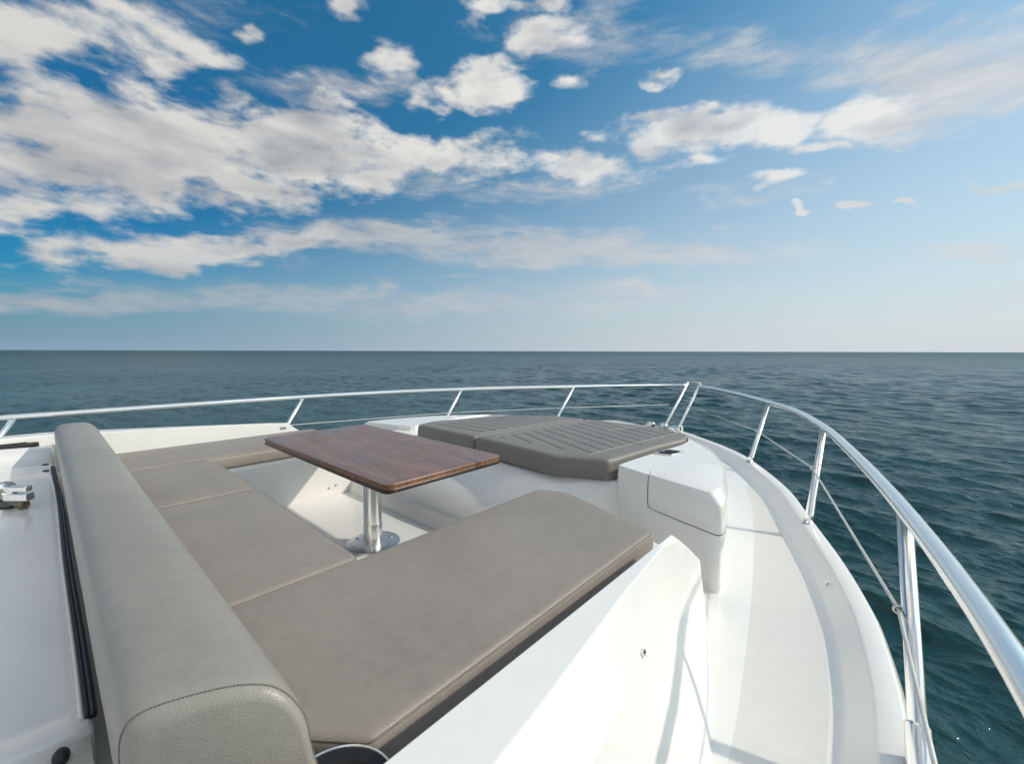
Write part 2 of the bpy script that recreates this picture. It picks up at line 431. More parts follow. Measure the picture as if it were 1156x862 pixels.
    dS = add(nt, mul(nt, ms_, 1.0), mul(nt, math_(nt, 'SUBTRACT', nS, .54), 1.9))
    aS = maprange(nt, dS, -.1, .85, 0, .88, True)
    stratc = mix(maprange(nt, nS, .4, .65), c(.43, .46, .50), c(.63, .62, .60))
    vm2 = nt.nodes.new('ShaderNodeVectorMath'); vm2.operation = 'SCALE'; nt.links.new(stratc, vm2.inputs[0]); nt.links.new(sunny, vm2.inputs['Scale'])
    azt = maprange(nt, az, -95, -20, 0, 1, True)
    tint = mix(azt, (.09, .40, .56), (.60, .87, .92))
    high = mix(maprange(nt, el, 12, 40, 0, 1, True), tint, mix(azt, (.36, .76, .85), (.60, .92, .95)))
    sk = nt.nodes.new('ShaderNodeVectorMath'); sk.operation = 'MULTIPLY'; nt.links.new(hs.outputs[0], sk.inputs[0]); nt.links.new(high, sk.inputs[1])
    base = mix(aS, sk.outputs[0], vm2.outputs[0])
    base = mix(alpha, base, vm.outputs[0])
    # moist air above the horizon
    azr = maprange(nt, az, -95, 5, 0, 1, True)
    hh = nt.nodes.new('ShaderNodeMapRange'); nt.links.new(el, hh.inputs['Value']); hh.inputs['From Min'].default_value = 0
    nt.links.new(maprange(nt, az, -95, 0, 6.5, 50), hh.inputs['From Max']); hh.inputs['To Min'].default_value = 1; hh.inputs['To Max'].default_value = 0
    hz = math_(nt, 'POWER', hh.outputs['Result'], 1.55)
    hzc = mix(azr, c(.25, .37, .49), c(.63, .68, .72))
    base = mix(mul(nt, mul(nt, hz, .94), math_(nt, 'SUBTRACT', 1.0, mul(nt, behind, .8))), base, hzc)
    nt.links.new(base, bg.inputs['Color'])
    w.cycles.sampling_method = 'MANUAL'; w.cycles.sample_map_resolution = 512
build_world()

# ------------------------------------------------------------------ sea
WZ = -1.9
def build_sea():
    cx, cy = 0., 0.
    wp = []
    n = 125
    lam = np.exp(rng.uniform(math.log(.13), math.log(3.6), n))
    wind = R(-98)          # crests roll in from port bow
    th = wind+rng.normal(0, .42, n)
    slope = .037*np.ones(n); slope[lam > 2.2] *= .75
    kk = 2*np.pi/lam; amp = slope/kk; ph = rng.uniform(0, 2*np.pi, n)
    # radii
    rs = [1.5]
    while rs[-1] < 28: rs.append(rs[-1]*1.003)
    while rs[-1] < 200: rs.append(rs[-1]*1.0045)
    while rs[-1] < 45000: rs.append(rs[-1]*1.06)
    rs = np.array(rs)
    a0, a1 = R(64), R(200)      # dense sector (mathematical angle), looking to port bow
    ang = np.concatenate([np.linspace(a0, a1, 980, endpoint=False), np.linspace(a1, a0+2*np.pi, 110, endpoint=False)])
    rr, aa = np.meshgrid(rs, ang, indexing='ij')
    X = cx+rr*np.cos(aa); Y = cy+rr*np.sin(aa); Z = np.zeros_like(X); DX = np.zeros_like(X); DY = np.zeros_like(X)
    sp = np.maximum(rs*.0026, 0.012)[:, None]
    dr = np.gradient(rs)[:, None]
    sp = np.maximum(sp, dr)
    # slow patches of stronger and weaker ripples
    gust = .75+.25*np.sin(X*.21+1.3+np.sin(Y*.13))*np.sin(Y*.17+.4+np.sin(X*.11))
    for k, l, a, t, p in zip(kk, lam, amp, th, ph):
        wgt = np.clip(l/(3.0*sp)-.6, 0, 1)
        if wgt.max() <= 0: continue
        m = (wgt[:, 0] > 0)
        arg = k*(X[m]*math.cos(t)+Y[m]*math.sin(t))+p
        s = np.sin(arg)*a*wgt[m]*gust[m]; cc = np.cos(arg)*a*wgt[m]*gust[m]
        Z[m] += s; DX[m] += -.75*cc*math.cos(t)*-1; DY[m] += -.75*cc*math.sin(t)*-1
    fade = np.where((aa >= a0) & (aa <= a1), 1, .0)
    Z *= fade; X += DX*fade; Y += DY*fade
    nr, na = X.shape
    co_ = np.stack([X, Y, Z+WZ], -1).reshape(-1, 3)
    i = np.arange(nr-1)[:, None]*na; j = np.arange(na)[None, :]; j2 = (j+1) % na
    quads = np.stack([i+j, i+na+j, i+na+j2, i+j2], -1).reshape(-1, 4)
    # centre cap below the hull
    co_ = np.vstack([co_, [[cx, cy, WZ]]]); c = len(co_)-1
    me = bpy.data.meshes.new('water')
    nq = len(quads); nt_ = na
    me.vertices.add(len(co_)); me.vertices.foreach_set('co', co_.astype(np.float32).ravel())
    tris = np.stack([np.full(na, c), np.arange(na), (np.arange(na)+1) % na], -1)
    loops = np.concatenate([quads.ravel(), tris.ravel()]).astype(np.int32)
    me.loops.add(len(loops)); me.loops.foreach_set('vertex_index', loops)
    me.polygons.add(nq+na)
    me.polygons.foreach_set('loop_start', np.concatenate([np.arange(nq)*4, nq*4+np.arange(na)*3]).astype(np.int32))
    me.update(calc_edges=True); me.validate()
    me.shade_smooth()
    m, nt, b = newmat('sea water')
    p = objco(nt)
    g = nt.nodes.new('ShaderNodeCameraData') if False else None
    b.inputs['IOR'].default_value = 1.333; pl = nt.nodes.new('ShaderNodeVectorMath'); pl.operation = 'LENGTH'; nt.links.new(p, pl.inputs[0])
    nt.links.new(maprange(nt, math_(nt, 'LOGARITHM', pl.outputs['Value'], 10), .9, 2.7, .035, .40), b.inputs['Roughness'])
    deep = noise(nt, p, .05, 3, .5)
    nt.links.new(ramp(nt, deep, [(.35, (.0036, .040, .046)), (.65, (.006, .056, .061))]), b.inputs['Base Color'])
    st = objco(nt, (1, 1, 0))
    r1 = noise(nt, st, 7, 5, .6, .4); r2 = noise(nt, st, .9, 4, .55, .3); r3 = noise(nt, st, .12, 4, .55)
    gs = maprange(nt, noise(nt, st, .035, 3, .5, .5), .35, .65, .55, 1.35)
    r4 = noise(nt, objco(nt, (1, 1.8, 0)), 2.6, 5, .6, .5)
    h = mul(nt, gs, add(nt, add(nt, mul(nt, r1, .05), mul(nt, r4, .12)), add(nt, mul(nt, r2, .15), mul(nt, r3, .12))))
    bp = bump(nt, b, h, 1.0, .55)
    me.materials.append(m)
    o = bpy.data.objects.new('water', me); link(o); tag(o, kind='structure')
    o['label'] = 'open sea of dark teal choppy water reaching the horizon'
build_sea()

# ------------------------------------------------------------------ yacht
XC = -2.54
yacht = thing('motor_yacht', (XC, 1.5, 0), 'white gelcoat motor yacht whose bow lounge, side decks and lockers fill the foreground', 'yacht')
def mir(p): return (2*XC-p[0],)+tuple(p[1:])
def mirl(l): return [mir(p) for p in l]

# half breadth of the gunwale
BK = [(-3.2, 2.72), (-1.5, 2.72), (0, 2.70), (1.0, 2.675), (1.54, 2.645), (1.86, 2.622), (2.22, 2.567), (2.43, 2.52), (2.85, 2.397), (3.44, 2.185), (4.12, 1.93), (4.95, 1.475), (5.35, 1.16), (5.65, .85), (5.95, .5), (6.15, .24), (6.27, 0)]
bc = spline([(y, b, 0) for y, b in BK], 6)
GY = [p.x for p in bc]; GB = [max(0, p.y) for p in bc]
outer = [(b, y) for b, y in zip(GB, GY)]             # (half breadth, y)
def ring(d):                                          # gunwale line moved inboard by d along its normal
    r = []
    for i, (b, y) in enumerate(outer):
        b0, y0 = outer[max(0, i-1)]; b1, y1 = outer[min(len(outer)-1, i+1)]
        t = Vector((b1-b0, y1-y0)).normalized(); nrm = Vector((-t.y, t.x))
        if nrm.x > 0 and i < len(outer)-1: nrm = -nrm
        if i == len(outer)-1: nrm = Vector((0, -1))
        r.append((max(0, b+nrm.x*d), y+nrm.y*d))
    return r
def full(line, z):                                    # starboard stern -> bow -> port stern
    s = [(XC+b, y, z) for b, y in line]; p = [(XC-b, y, z) for b, y in line[:-1]][::-1]
    return s+p
GZ = .1
hull = MB()
flare = [(0.012, GZ-.012), (0, GZ-.03), (-.004, GZ-.10), (.03, GZ-.45), (.13, -.9), (.3, -1.6), (.42, -2.4)]
hull.grid([full(ring(d), z) for d, z in flare]); hull.build('hull', M['gel'], yacht, smooth='all')
bul = MB()
bul.grid([full(ring(d), z) for d, z in [(.011, GZ-.013), (.016, GZ-.005), (.024, GZ-.002), (.080, GZ-.010), (.087, GZ-.013), (.092, GZ-.018), (.152, .015), (.162, .008), (.172, .0035), (.182, .0012), (.20, 0.0)]])
bul.build('bulwark', M['gel'], yacht)
# side and fore deck
foot = ring(.19)
ns_in = [(-.27, -3.5), (-.27, .6), (-.31, 1.3), (-.40, 1.9), (-.525, 2.575), (-.66, 3.2), (-.84, 3.9), (-1.02, 4.32)]
nsi = spline([(x, y, 0) for x, y in ns_in], 6)
nyy = [p.y for p in nsi]; nxx = [p.x for p in nsi]
deck = MB(); rows = []; prow = []
for b, y in foot:
    if y > 5.9: continue
    inner = 1.2 if y < 2.3 else max(0.0, 1.2-(y-2.3)*.9)
    inner = min(inner, b)
    lim = min(b, float(np.interp(y, nyy, nxx))-XC) if y < 4.31 else b
    lim = max(lim, inner)
    rows.append([(XC+inner+(lim-inner)*k/8, y, 0) for k in range(9)])
    if y < 4.31: prow.append([(XC+lim+(b-lim)*k/5, y, 0) for k in range(6)])
deck.grid(rows); deck.grid([[mir(p) for p in r] for r in rows])
yt = [y for b, y in foot if y >= 4.31][0]; bt = [b for b, y in foot if y >= 4.31][0]
prow.append([(XC+bt-.004*(1-k/5), yt, 0) for k in range(6)])
deck.build('side_deck', M['gel'], yacht)
for side in (0, 1):
    mb = MB(); mb.grid([[mir(q) for q in r] for r in prow] if side else prow); mb.build('nonskid_panel', M['nonskid'], yacht)

# sidewalls of the lounge: sloping coamings that run down to the deck at their forward end
def coaming(side):
    def q(p): return mir(p) if side else p
    # rows from inner foot over the top to the deck
    st = []
    def zt(y): return .608-.061*max(0, y)
    def xi(y): return -.54-.049*max(0, y)
    def lerp(a, b, t): return tuple(a[i]+(b[i]-a[i])*t for i in range(3))
    data = [  # y of inner top, outer top, crease, base
        (-2.2, (-.36, -2.2, .61), (-.29, -2.2, .5), (-.25, -2.2, 0)),
        (0.0, (-.37, 0.0, .605), (-.30, .05, .53), (-.24, .2, 0)),
        (.55, (-.447, .55, .575), (-.36, .62, .50), (-.26, .8, 0)),
        (1.1, (-.535, 1.08, .543), (-.455, 1.05, .40), (-.345, 1.26, 0)),
        (1.45, (-.588, 1.46, .518), (-.54, 1.461, .25), (-.42, 1.55, 0)),
    ]
    cols = []
    for y, ot, cr, ba in data:
        it = (xi(y), y, zt(y))
        a = lerp(ot, cr, .34); b = lerp(ot, cr, .67); c = lerp(cr, ba, .5)
        cols.append([(it[0]-.005, y, -.05), it, ot, a, b, cr, c, ba])
    P0 = (-.620, 1.62, .506)
    cols.append([(-.66, 2.17, -.05), P0, (-.600, 1.645, .484), (-.579, 1.70, .437), (-.58, 1.85, .33), (-.630, 2.08, .07), (-.642, 2.13, .03), (-.652, 2.172, 0)])
    cols = [[q(p) for p in c] for c in cols]
    # smooth lengthwise
    fine = []
    for r in range(8):
        fine.append([lerp(c0[r], c1[r], k/4) for c0, c1 in zip(cols[:-1], cols[1:]) for k in range(4)]+[cols[-1][r]])
    mb = MB(); mb.grid(fine, False)
    # inner raked end: close inner side as fan so that the end is solid
    o = mb.build('coaming', M['gel'], yacht, bevel=.005, seg=2, angle=20); o.data.set_sharp_from_angle(angle=R(18))
coaming(0); coaming(1)

# cockpit sole, benches and coachroof
mb = MB(); mb.grid([[(-3.75, .6, -.04), (-1.3, .6, -.04)], [(-3.75, 2.0, -.04), (-1.3, 2.0, -.04)]])
mb.build('cockpit_floor', M['gel'], yacht)
mb = MB()
U = [(-4.46, -.02), (-.655, -.02), (-.70, 1.86), (-1.2, 1.95), (-1.475, 1.86), (-1.475, .775), (-3.59, .775), (-3.59, 1.84), (-4.39, 1.84)]
mb.prism(U, -.045, .338)
mb.build('bench', M['gel'], yacht, bevel=.015)
# coachroof behind the backrest: main panel and the lower ledge at its starboard end
mb = MB()
rows = []
for x in np.linspace(-5.0, -1.205, 40):
    t = (x+5.0)/3.8
    hh_ = max(0, min(1, (-4.22-x)/.2)); hh_ = .082*hh_*hh_*(3-2*hh_)
    rows.append([(x, y, z+hh_) for y, z in [(.036, .20), (.036, .435), (.028, .448), (.0, .452), (-.3, .462+.01*math.sin(t*3)), (-.9, .50), (-1.6, .58), (-2.4, .72)]])
rows.insert(0, [(-5.06, y, z-.05) for _, y, z in rows[0]]); rows.insert(0, [(-5.09, y, -.02) for _, y, z in rows[0]])
rows.append([(-1.197, y, z-.012) for _, y, z in rows[-1]]); rows.append([(-1.192, y, .2) for _, y, z in rows[-1]])
mb.grid(rows); mb.build('coachroof', M['gel'], yacht, smooth='all')
mb = MB()
mb.grid([[(-1.20, .03, .43), (-.9, .028, .432), (-.56, .02, .44)], [(-1.20, -.12, .425), (-.9, -.12, .428), (-.55, -.12, .44)], [(-1.20, -2.2, .43), (-.9, -2.2, .43), (-.55, -2.2, .44)]])
mb.grid([[(-1.20, .03, .2), (-.56, .02, .2)], [(-1.20, .03, .43), (-.56, .02, .44)]])
mb.build('coachroof_ledge', M['gel'], yacht)
# flush rubber channel along the foot of the backrest
mb = MB()
for dy, dz, r in ((.037, .452, .0065), (.028, .454, .004)):
    mb.tube([(x, dy+.0015*math.sin(x*4+1)-.012*max(0, (-3.4-x))/.9, dz) for x in np.linspace(-4.1, -1.24, 24)]+[(-1.225, dy, dz-.004)], r, 8)
mb.build('rubber_channel', M['rubber'], yacht, smooth=True)
mb = MB(); mb.tube([(x, .018+.0015*math.sin(x*4+1)-.012*max(0, (-3.4-x))/.9, .455) for x in np.linspace(-4.1, -1.225, 24)], .004, 8)
mb.build('channel_trim', M['gel'], yacht)
for x, y in ((-4.20, -.01), (-3.98, -.008)):
    mb = MB(); mb.lathe((x, y, .449), [(.018, 0), (.018, .006), (.012, .010)], 12); mb.build('screw_head', M['rubber'], yacht)
mb = MB(); mb.lathe((0, 0, 0), [(.006, 0), (.012, .004), (.013, .012), (.009, .018), (.003, .02)], 14)
mb.v = [(-1.16+v[0]*1.7, -.012+v[1], .428+v[2]) for v in mb.v]; mb.build('drain_plug', M['rubber'], yacht)

# forward moulding: front wall of the lounge, plinth for the sun pads, side lockers, slope to the fore deck
def chaikin(L, it=2):
    for _ in range(it):
        o = [L[0]]
        for a, b in zip(L[:-1], L[1:]):
            o.append([tuple(p*.75+q*.25 for p, q in zip(u, v)) for u, v in zip(a, b)])
            o.append([tuple(p*.25+q*.75 for p, q in zip(u, v)) for u, v in zip(a, b)])
        o.append(L[-1]); L = o
    return L
def cpt(bot, top): return [bot, top]
ctrl = [cpt((-1.275, 2.43, 0), (-1.275, 2.435, .5)), cpt((-1.0, 2.345, 0), (-1.0, 2.35, .5)), cpt((-.70, 2.252, 0), (-.745, 2.283, .5)), cpt((-.60, 2.222, 0), (-.668, 2.262, .5)), cpt((-.600, 2.30, 0), (-.655, 2.33, .5)),
        cpt((-.655, 2.54, 0), (-.685, 2.56, .5)), cpt((-.79, 2.98, 0), (-.83, 2.99, .5)), cpt((-.95, 3.40, 0), (-1.0, 3.30, .497)), cpt((-1.17, 3.95, 0), (-1.22, 3.60, .485)),
        cpt((-1.5, 4.6, 0), (-1.6, 3.92, .45)), cpt((-2.0, 5.15, 0), (-2.1, 4.08, .43)), cpt((-2.54, 5.4, 0), (-2.54, 4.12, .43))]
ST = chaikin(ctrl, 2)
LEV = [(-.002, 0), (.05, .02), (.30, .08), (.42, .13), (.448, .17), (.454, .24), (.492, .92), (.4985, 1.0)]
def level(z, f, off=0):
    pts = []
    fo_ = float(np.interp(z, [0, .05, .30, .42, .465, .488, .4985], [0, .03, .22, .48, .72, .9, 1]))
    f0 = f
    for b, t in ST:
        zz = z*t[2]/.5
        w = min(1, max(0, (b[1]-3.3)/.9)); f = f0*(1-w)+min(fo_, max(f0, 1) if f0 > 1 else 1)*w
        pts.append(Vector((b[0]+(t[0]-b[0])*f, b[1]+(t[1]-b[1])*f, zz)))
    if off:
        o = []
        for i, p in enumerate(pts):
            a = pts[max(0, i-1)]; c = pts[min(len(pts)-1, i+1)]
            t = (c-a); n = Vector((t.y, -t.x, 0)).normalized()
            if n.dot(Vector((p.x+.98, p.y-2.95, 0))) < 0: n = -n
            o.append(p+n*off)
        pts = o
    return pts
rec = [(-1.275, 2.5), (-1.262, 2.7), (-1.235, 3.0), (-1.20, 3.35), (-1.27, 3.62), (-1.5, 3.80), (-2.0, 3.88), (-2.54, 3.9)]
recS = spline([(x, y, 0) for x, y in rec], 6)
def locker_body(side):
    rows = [[tuple(p) for p in level(z, f)] for z, f in LEV]
    n = len(rows[0])
    # inner ring resampled to the same count
    idx = np.linspace(0, len(recS)-1, n)
    rin = [(recS[int(i)]*(1-(i % 1))+recS[min(len(recS)-1, int(i)+1)]*(i % 1)) for i in idx]
    tz = [r[2] for r in rows[-1]]
    rows.append([(p.x, p.y, z) for p, z in zip(rin, tz)])
    rows.append([(p.x-.01, p.y-.004, .37) for p in rin])
    if side: rows = [[mir((p[0], p[1]+.17, p[2]*(.84 if p[2] > .1 else 1))) for p in r] for r in rows]
    mb = MB(); mb.grid(rows)
    # inboard end of the aft face, beside the recess
    a = [(-1.275, 2.43, -.002), (-1.275, 2.435, .4985), (-1.275, 2.5, .4985), (-1.285, 2.5, .37), (-1.30, 2.46, .37), (-1.30, 2.44, -.002)]
    if side: a = [mir((p[0], p[1]+.17, p[2]*(.84 if p[2] > .1 else 1))) for p in a]
    mb.add(a, [(0, 1, 2, 3, 4, 5)])
    mb.build('side_locker', M['gel'], yacht, bevel=0, smooth=True)
locker_body(0); locker_body(1)
# lid: stands 5 mm proud of the starboard locker
i0 = min(i for i, (b, t) in enumerate(ST) if b[0] > -1.10)
i1 = max(i for i, (b, t) in enumerate(ST) if b[1] < 2.86)
def lidring(z, f, off): return [tuple(p) for p in level(z, f, off)][i0:i1+1]
back = [(-.99, 2.872), (-1.02, 2.875), (-1.035, 2.86), (-1.075, 2.46)]
lid = MB(); rows = []
for z, f, off in [(.303, .08, -.03), (.3035, .08, .002), (.305, .08, .003), (.36, .105, .003), (.42, .13, .003), (.446, .165, .003), (.455, .24, .003), (.493, .92, .002), (.5, 1.0, .001), (.5015, 1.05, -.003)]:
    r = lidring(z, f, off); zz = .5045 if z > .5 else max(z, .30)
    zb = r[-1][2]; r = [(p[0], p[1], p[2]) for p in r]; rows.append(r+[(x, y, zb) for x, y in back])
lid.grid(rows, True, True, True)
lido = lid.build('locker_lid', M['gel'], yacht)
gap = [Vector(p) for p in lidring(.2995, .0795, .0012)]
gl = gap[0]; g2 = MB(); g2.tube([(gl.x-.012, gl.y+.028, .500), (gl.x-.012, gl.y+.008, .492), (gl.x-.012, gl.y+.003, .44), (gl.x-.012, gl.y+.003, .34), (gl.x-.006, gl.y+.001, .306)]+[tuple(p) for p in gap[1:]], .0026, 6)
g2.build('locker_gap', M['groove'], lido)
mb = MB(); mb.add([(-.652+(x+.632)*.55, 2.46+(y-2.455)*.55, .40+(z-.40)*.55) for x, y, z in [(-.632, 2.455, .40), (-.612, 2.47, .385), (-.63, 2.435, .375), (-.645, 2.45, .45), (-.625, 2.45, .39), (-.61, 2.445, .37)]], [(0, 1, 2), (3, 0, 2), (3, 1, 0), (3, 4, 1), (4, 5, 1), (5, 2, 1), (3, 2, 5, 4)])
mb.build('lid_catch', M['rubber'], lido, smooth=False)
# front wall
def fw_rows():
    xs = [-3.95, -3.66, -3.52, -3.3, -2.9, -2.54, -2.1, -1.85, -1.70, -1.6, -1.45, -1.36, -1.31, -1.268, -1.262]
    tops = [2.45, 2.43, 2.41, 2.395, 2.39, 2.39, 2.38, 2.37, 2.375, 2.40, 2.44, 2.465, 2.46, 2.437, 2.43]
    foot = [1.80, 1.80, 1.80, 1.80, 1.80, 1.80, 1.83, 1.95, 2.06, 2.16, 2.30, 2.39, 2.42, 2.428, 2.428]
    rows = []
    for x, t, f in zip(xs, tops, foot):
        k = t-f
        rows.append([(x, f+k*a, z) for a, z in [(0, -.045), (.015, .0), (.05, .055), (.12, .105), (.40, .215), (.72, .306), (.93, .358), (1, .3745)]]+[(x, t+.05, .373), (x, 3.2, .373), (x, 3.95, .373)])
    return rows
mb = MB(); mb.grid(fw_rows()); mb.build('front_wall', M['gel'], yacht, smooth='all')
# courtesy lights, studs, drains
def courtesy(p, n, name='courtesy_light', k=.8):
    n = Vector(n).normalized(); a = n.orthogonal().normalized(); a = (Vector((0, 1, 0))-n*n.y).normalized(); b = n.cross(a)
    def ringp(r, h): return [tuple(Vector(p)+n*h+(a*math.cos(t)*1.0+b*math.sin(t)*1.0)*r*k) for t in np.linspace(0, 2*math.pi, 20, endpoint=False)]
    mb = MB(); mb.grid([ringp(.019, -.004), ringp(.019, .003), ringp(.016, .006), ringp(.012, .005)], True)
    o = mb.build(name, M['steel'], yacht)
    m2 = MB(); m2.grid([ringp(.012, .0045), ringp(.002, .006)], True, False, True); m2.build('lens', M['blackglass'], o)
courtesy((-.193, 2.60, .052), (-.9, -.2, .6)); courtesy((-.662, 4.13, .052), (-.8, -.4, .6))
courtesy((-2*2.54+.193, 2.60, .052), (.9, -.2, .6)); courtesy((-2*2.54+.662, 4.13, .052), (.8, -.4, .6))
courtesy((-.457, 1.03, .425), (.9, .1, .45), 'snap_stud', .5)
for y, z in ((1.62, .035), (1.68, .045)):
    mb = MB(); mb.tube([(-3.592, y, z), (-3.584, y, z)], .008, 10); mb.build('floor_drain', M['steel_dull'], yacht)
mb = MB(); mb.box(-4.475, -4.46, 1.55, 1.61, .44, .475); mb.build('wall_socket', M['steel_dull'], yacht, bevel=.004)

# ------------------------------------------------------------------ cushions
sg = 'taupe seat cushions of the bow lounge'
c = cushion('seat_cushion', [(-1.455, .30), (-.86, .30), (-.735, .40), (-.735, 1.735), (-1.30, 1.915), (-1.47, 1.86)], .345, .448, M['vinyl'], corner=[.03, .04, .04, .04, .04, .07], edge=.026, crown=.006, pipe=M['welt'])
tag(c, 'longest taupe seat cushion, nearest the side deck and white coaming', 'cushion', sg)
c = cushion('seat_cushion', [(-2.655, .30), (-1.465, .30), (-1.465, .775), (-2.655, .79)], .345, .446, M['vinyl'], corner=[.02, .02, .03, .03], edge=.026, crown=.008, pipe=M['welt'])
tag(c, 'square taupe seat cushion between the table post and the backrest, beside the longest cushion', 'cushion', sg)
c = cushion('seat_cushion', [(-3.66, .30), (-2.665, .30), (-2.665, .79), (-3.60, .80)], .345, .446, M['vinyl'], corner=[.02, .02, .03, .12], edge=.026, crown=.008, pipe=M['welt'])
tag(c, 'far taupe seat cushion against the backrest, rounded corner touching the port cushion', 'cushion', sg)
c = cushion('seat_cushion', [(-4.33, .30), (-3.645, .30), (-3.645, 1.80), (-4.30, 1.80)], .345, .448, M['vinyl'], corner=[.03, .03, .06, .06], edge=.036, crown=.006, pipe=M['welt'])
tag(c, 'farthest taupe seat cushion along the port coaming, partly behind the table', 'cushion', sg)

# backrest bolster
def backrest():
    t = thing('backrest_cushion', (-2.54, .17, .345), 'thick grey vinyl backrest bolster along the coachroof, stitched end panel nearest the camera', 'cushion')
    prof = spline([(.058, .46, 0), (.048, .54, 0), (.042, .61, 0), (.046, .668, 0), (.070, .696, 0), (.13, .705, 0), (.190, .702, 0), (.235, .680, 0), (.266, .625, 0), (.278, .55, 0), (.29, .49, 0), (.296, .452, 0)], 4)
    cy, cz = .17, .57
    rows = []
    L = -4.37; Rr = -.728
    def sec(x, s, dz=0): return [(x, cy+(p.x-cy)*s, cz+(p.y-cz)*s+dz) for p in prof]
    ends = [(0, .80), (.004, .87), (.012, .93), (.025, .968), (.045, .99), (.07, 1)]
    for d, s in ends: rows.append(sec(L+d, s))
    for x in np.linspace(L+.15, Rr-.12, 40):
        w = .0035*math.sin(x*9.1)+.0025*math.sin(x*23+1)
        rows.append(sec(x, 1+w*.6, 0))
    for d, s in ends[::-1]: rows.append(sec(Rr-d, s))
    k0 = len(ends)+40
    def skew(p, f=1): return (p[0]+.5*(p[1]-cy)*f, p[1], p[2])
    for i, r in enumerate(rows):
        f = 0 if i < k0-3 else min(1, (i-k0+4)/4)
        rows[i] = [skew(p, f) for p in r]
    mb = MB(); mb.grid(rows, True, True, True)
    b = mb.build('backrest', M['vinyl_back'], t, smooth='all')
    # stitch line around the end panel: a run of short stitches
    sp = [Vector((Rr-.036+.5*(p.x-cy), cy+(p.x-cy)*.984, cz+(p.y-cz)*.984)) for p in prof]
    st = MB()
    pts = [Vector((Rr-.018+.5*(p.x-cy), cy+(p.x-cy)*.958, cz+(p.y-cz)*.958)) for p in spline([tuple(p) for p in prof], 3)]
    acc = 0
    for u, v in zip(pts[:-1], pts[1:]):
        d = v-u; st.tube([tuple(u+d*.1), tuple(u+d*.68)], .0011, 5)
    st.build('stitching', M['thread'], b)
backrest()

# sun pads
pg = 'quilted sun pads on the fore deck plinth'
port_pad = [(-3.36, 2.375), (-2.552, 2.365), (-2.365, 3.79), (-2.75, 3.72), (-3.02, 3.55), (-3.25, 3.2), (-3.42, 2.6)]
p1 = cushion('sun_pad', port_pad, .376, .52, M['vinyl_pad_port'], corner=[.06, .02, .03, .15, .2, .2, .1], edge=.028, crown=.006)
tag(p1, 'quilted grey sun pad behind the table, port side of the light centre seam', 'sun pad', pg)
stb_pad = [(-2.540, 2.355), (-1.69, 2.292), (-1.345, 2.435), (-1.315, 2.75), (-1.29, 3.05), (-1.225, 3.45), (-1.27, 3.66), (-1.6, 3.81), (-2.352, 3.80)]
p2 = cushion('sun_pad', stb_pad, .376, .521, M['vinyl_pad_stb'], corner=[.02, .15, .05, .2, .2, .15, .12, .1, .03], edge=.032, crown=.004)
tag(p2, 'large quilted grey sun pad beside the white locker, drooping front corner', 'sun pad', pg)
mb = MB(); mb.tube([(-1.46, 3.0, .5240), (-1.385, 2.992, .5225), (-1.335, 2.986, .516), (-1.312, 2.985, .50), (-1.298, 2.985, .45)], .0025, 6); mb.build('seam', M['thread'], p2)
mb = MB(); mb.tube([(-1.85, 3.33, .524), (-1.80, 3.5, .5237), (-1.73, 3.74, .522)], .004, 6); mb.build('piping', M['pip'], p2)
# lift vent beside the pad
v = thing('deck_vent', (-1.15, 2.96, .5), 'small dark louvred vent on the white locker top beside the sun pad', 'vent')
mb = MB(); mb.prism(round_poly([(-1.245, 2.86), (-1.12, 2.90), (-1.085, 3.06), (-1.20, 3.05)], .015), .498, .508); mb.build('frame', M['steel_dull'], v, bevel=.003)
for k in range(2):
    mb = MB(); y = 2.91+k*.07; mb.prism(round_poly([(-1.215+k*.012, y-.02), (-1.125+k*.012, y+.005), (-1.115+k*.012, y+.045), (-1.205+k*.012, y+.028)], .012), .506, .514); mb.build('louvre', M['rubber'], v, bevel=.003)

# ------------------------------------------------------------------ table
def table():
    t = thing('dining_table', (-2.54, 1.43, -.04), 'varnished dark wood dining table on a single chrome post in the bow lounge', 'table')
    P = [(-3.352, 1.045), (-1.728, 1.045), (-1.728, 1.835), (-3.352, 1.835)]
    mb = MB(); mb.prism(round_poly(P, .05, 8), .575, .595); mb.build('tabletop', M['wood'], t, bevel=.005, seg=3)
    mb = MB(); mb.prism(round_poly([(x+(.004 if x < -2.5 else -.004), y+(.004 if y < 1.4 else -.004)) for x, y in P], .046, 8), .569, .575); mb.build('edge_inlay', M['wood_inlay'], t)
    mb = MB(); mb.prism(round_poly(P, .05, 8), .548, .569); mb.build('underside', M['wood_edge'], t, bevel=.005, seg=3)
    c = (-2.49, 1.405)
    mb = MB(); mb.lathe((c[0], c[1], 0), [(.057, .10), (.057, .50), (.057, .538)], 40); mb.build('post', M['steel'], t)
    mb = MB(); mb.lathe((c[0], c[1], 0), [(.0595, -.028), (.0595, .096), (.0585, .10), (.057, .1005)], 40); mb.build('collar', M['steel'], t)
    mb = MB(); mb.lathe((c[0], c[1], 0), [(.14, .537), (.14, .548)], 40); mb.build('mounting_plate', M['steel_dull'], t)
    mb = MB(); mb.lathe((c[0], c[1], -.04), [(.168, 0), (.17, .004), (.168, .011), (.16, .0135), (.06, .014)], 56); bp = mb.build('base_plate', M['steel_dull'], t)
    for k in range(6):
        a = k*math.pi/3+.4
        mb = MB(); mb.lathe((c[0]+.125*math.cos(a), c[1]+.125*math.sin(a), -.0265), [(.013, 0), (.012, .003), (.006, .005)], 12); mb.build('bolt', M['steel_dull'], bp)
table()

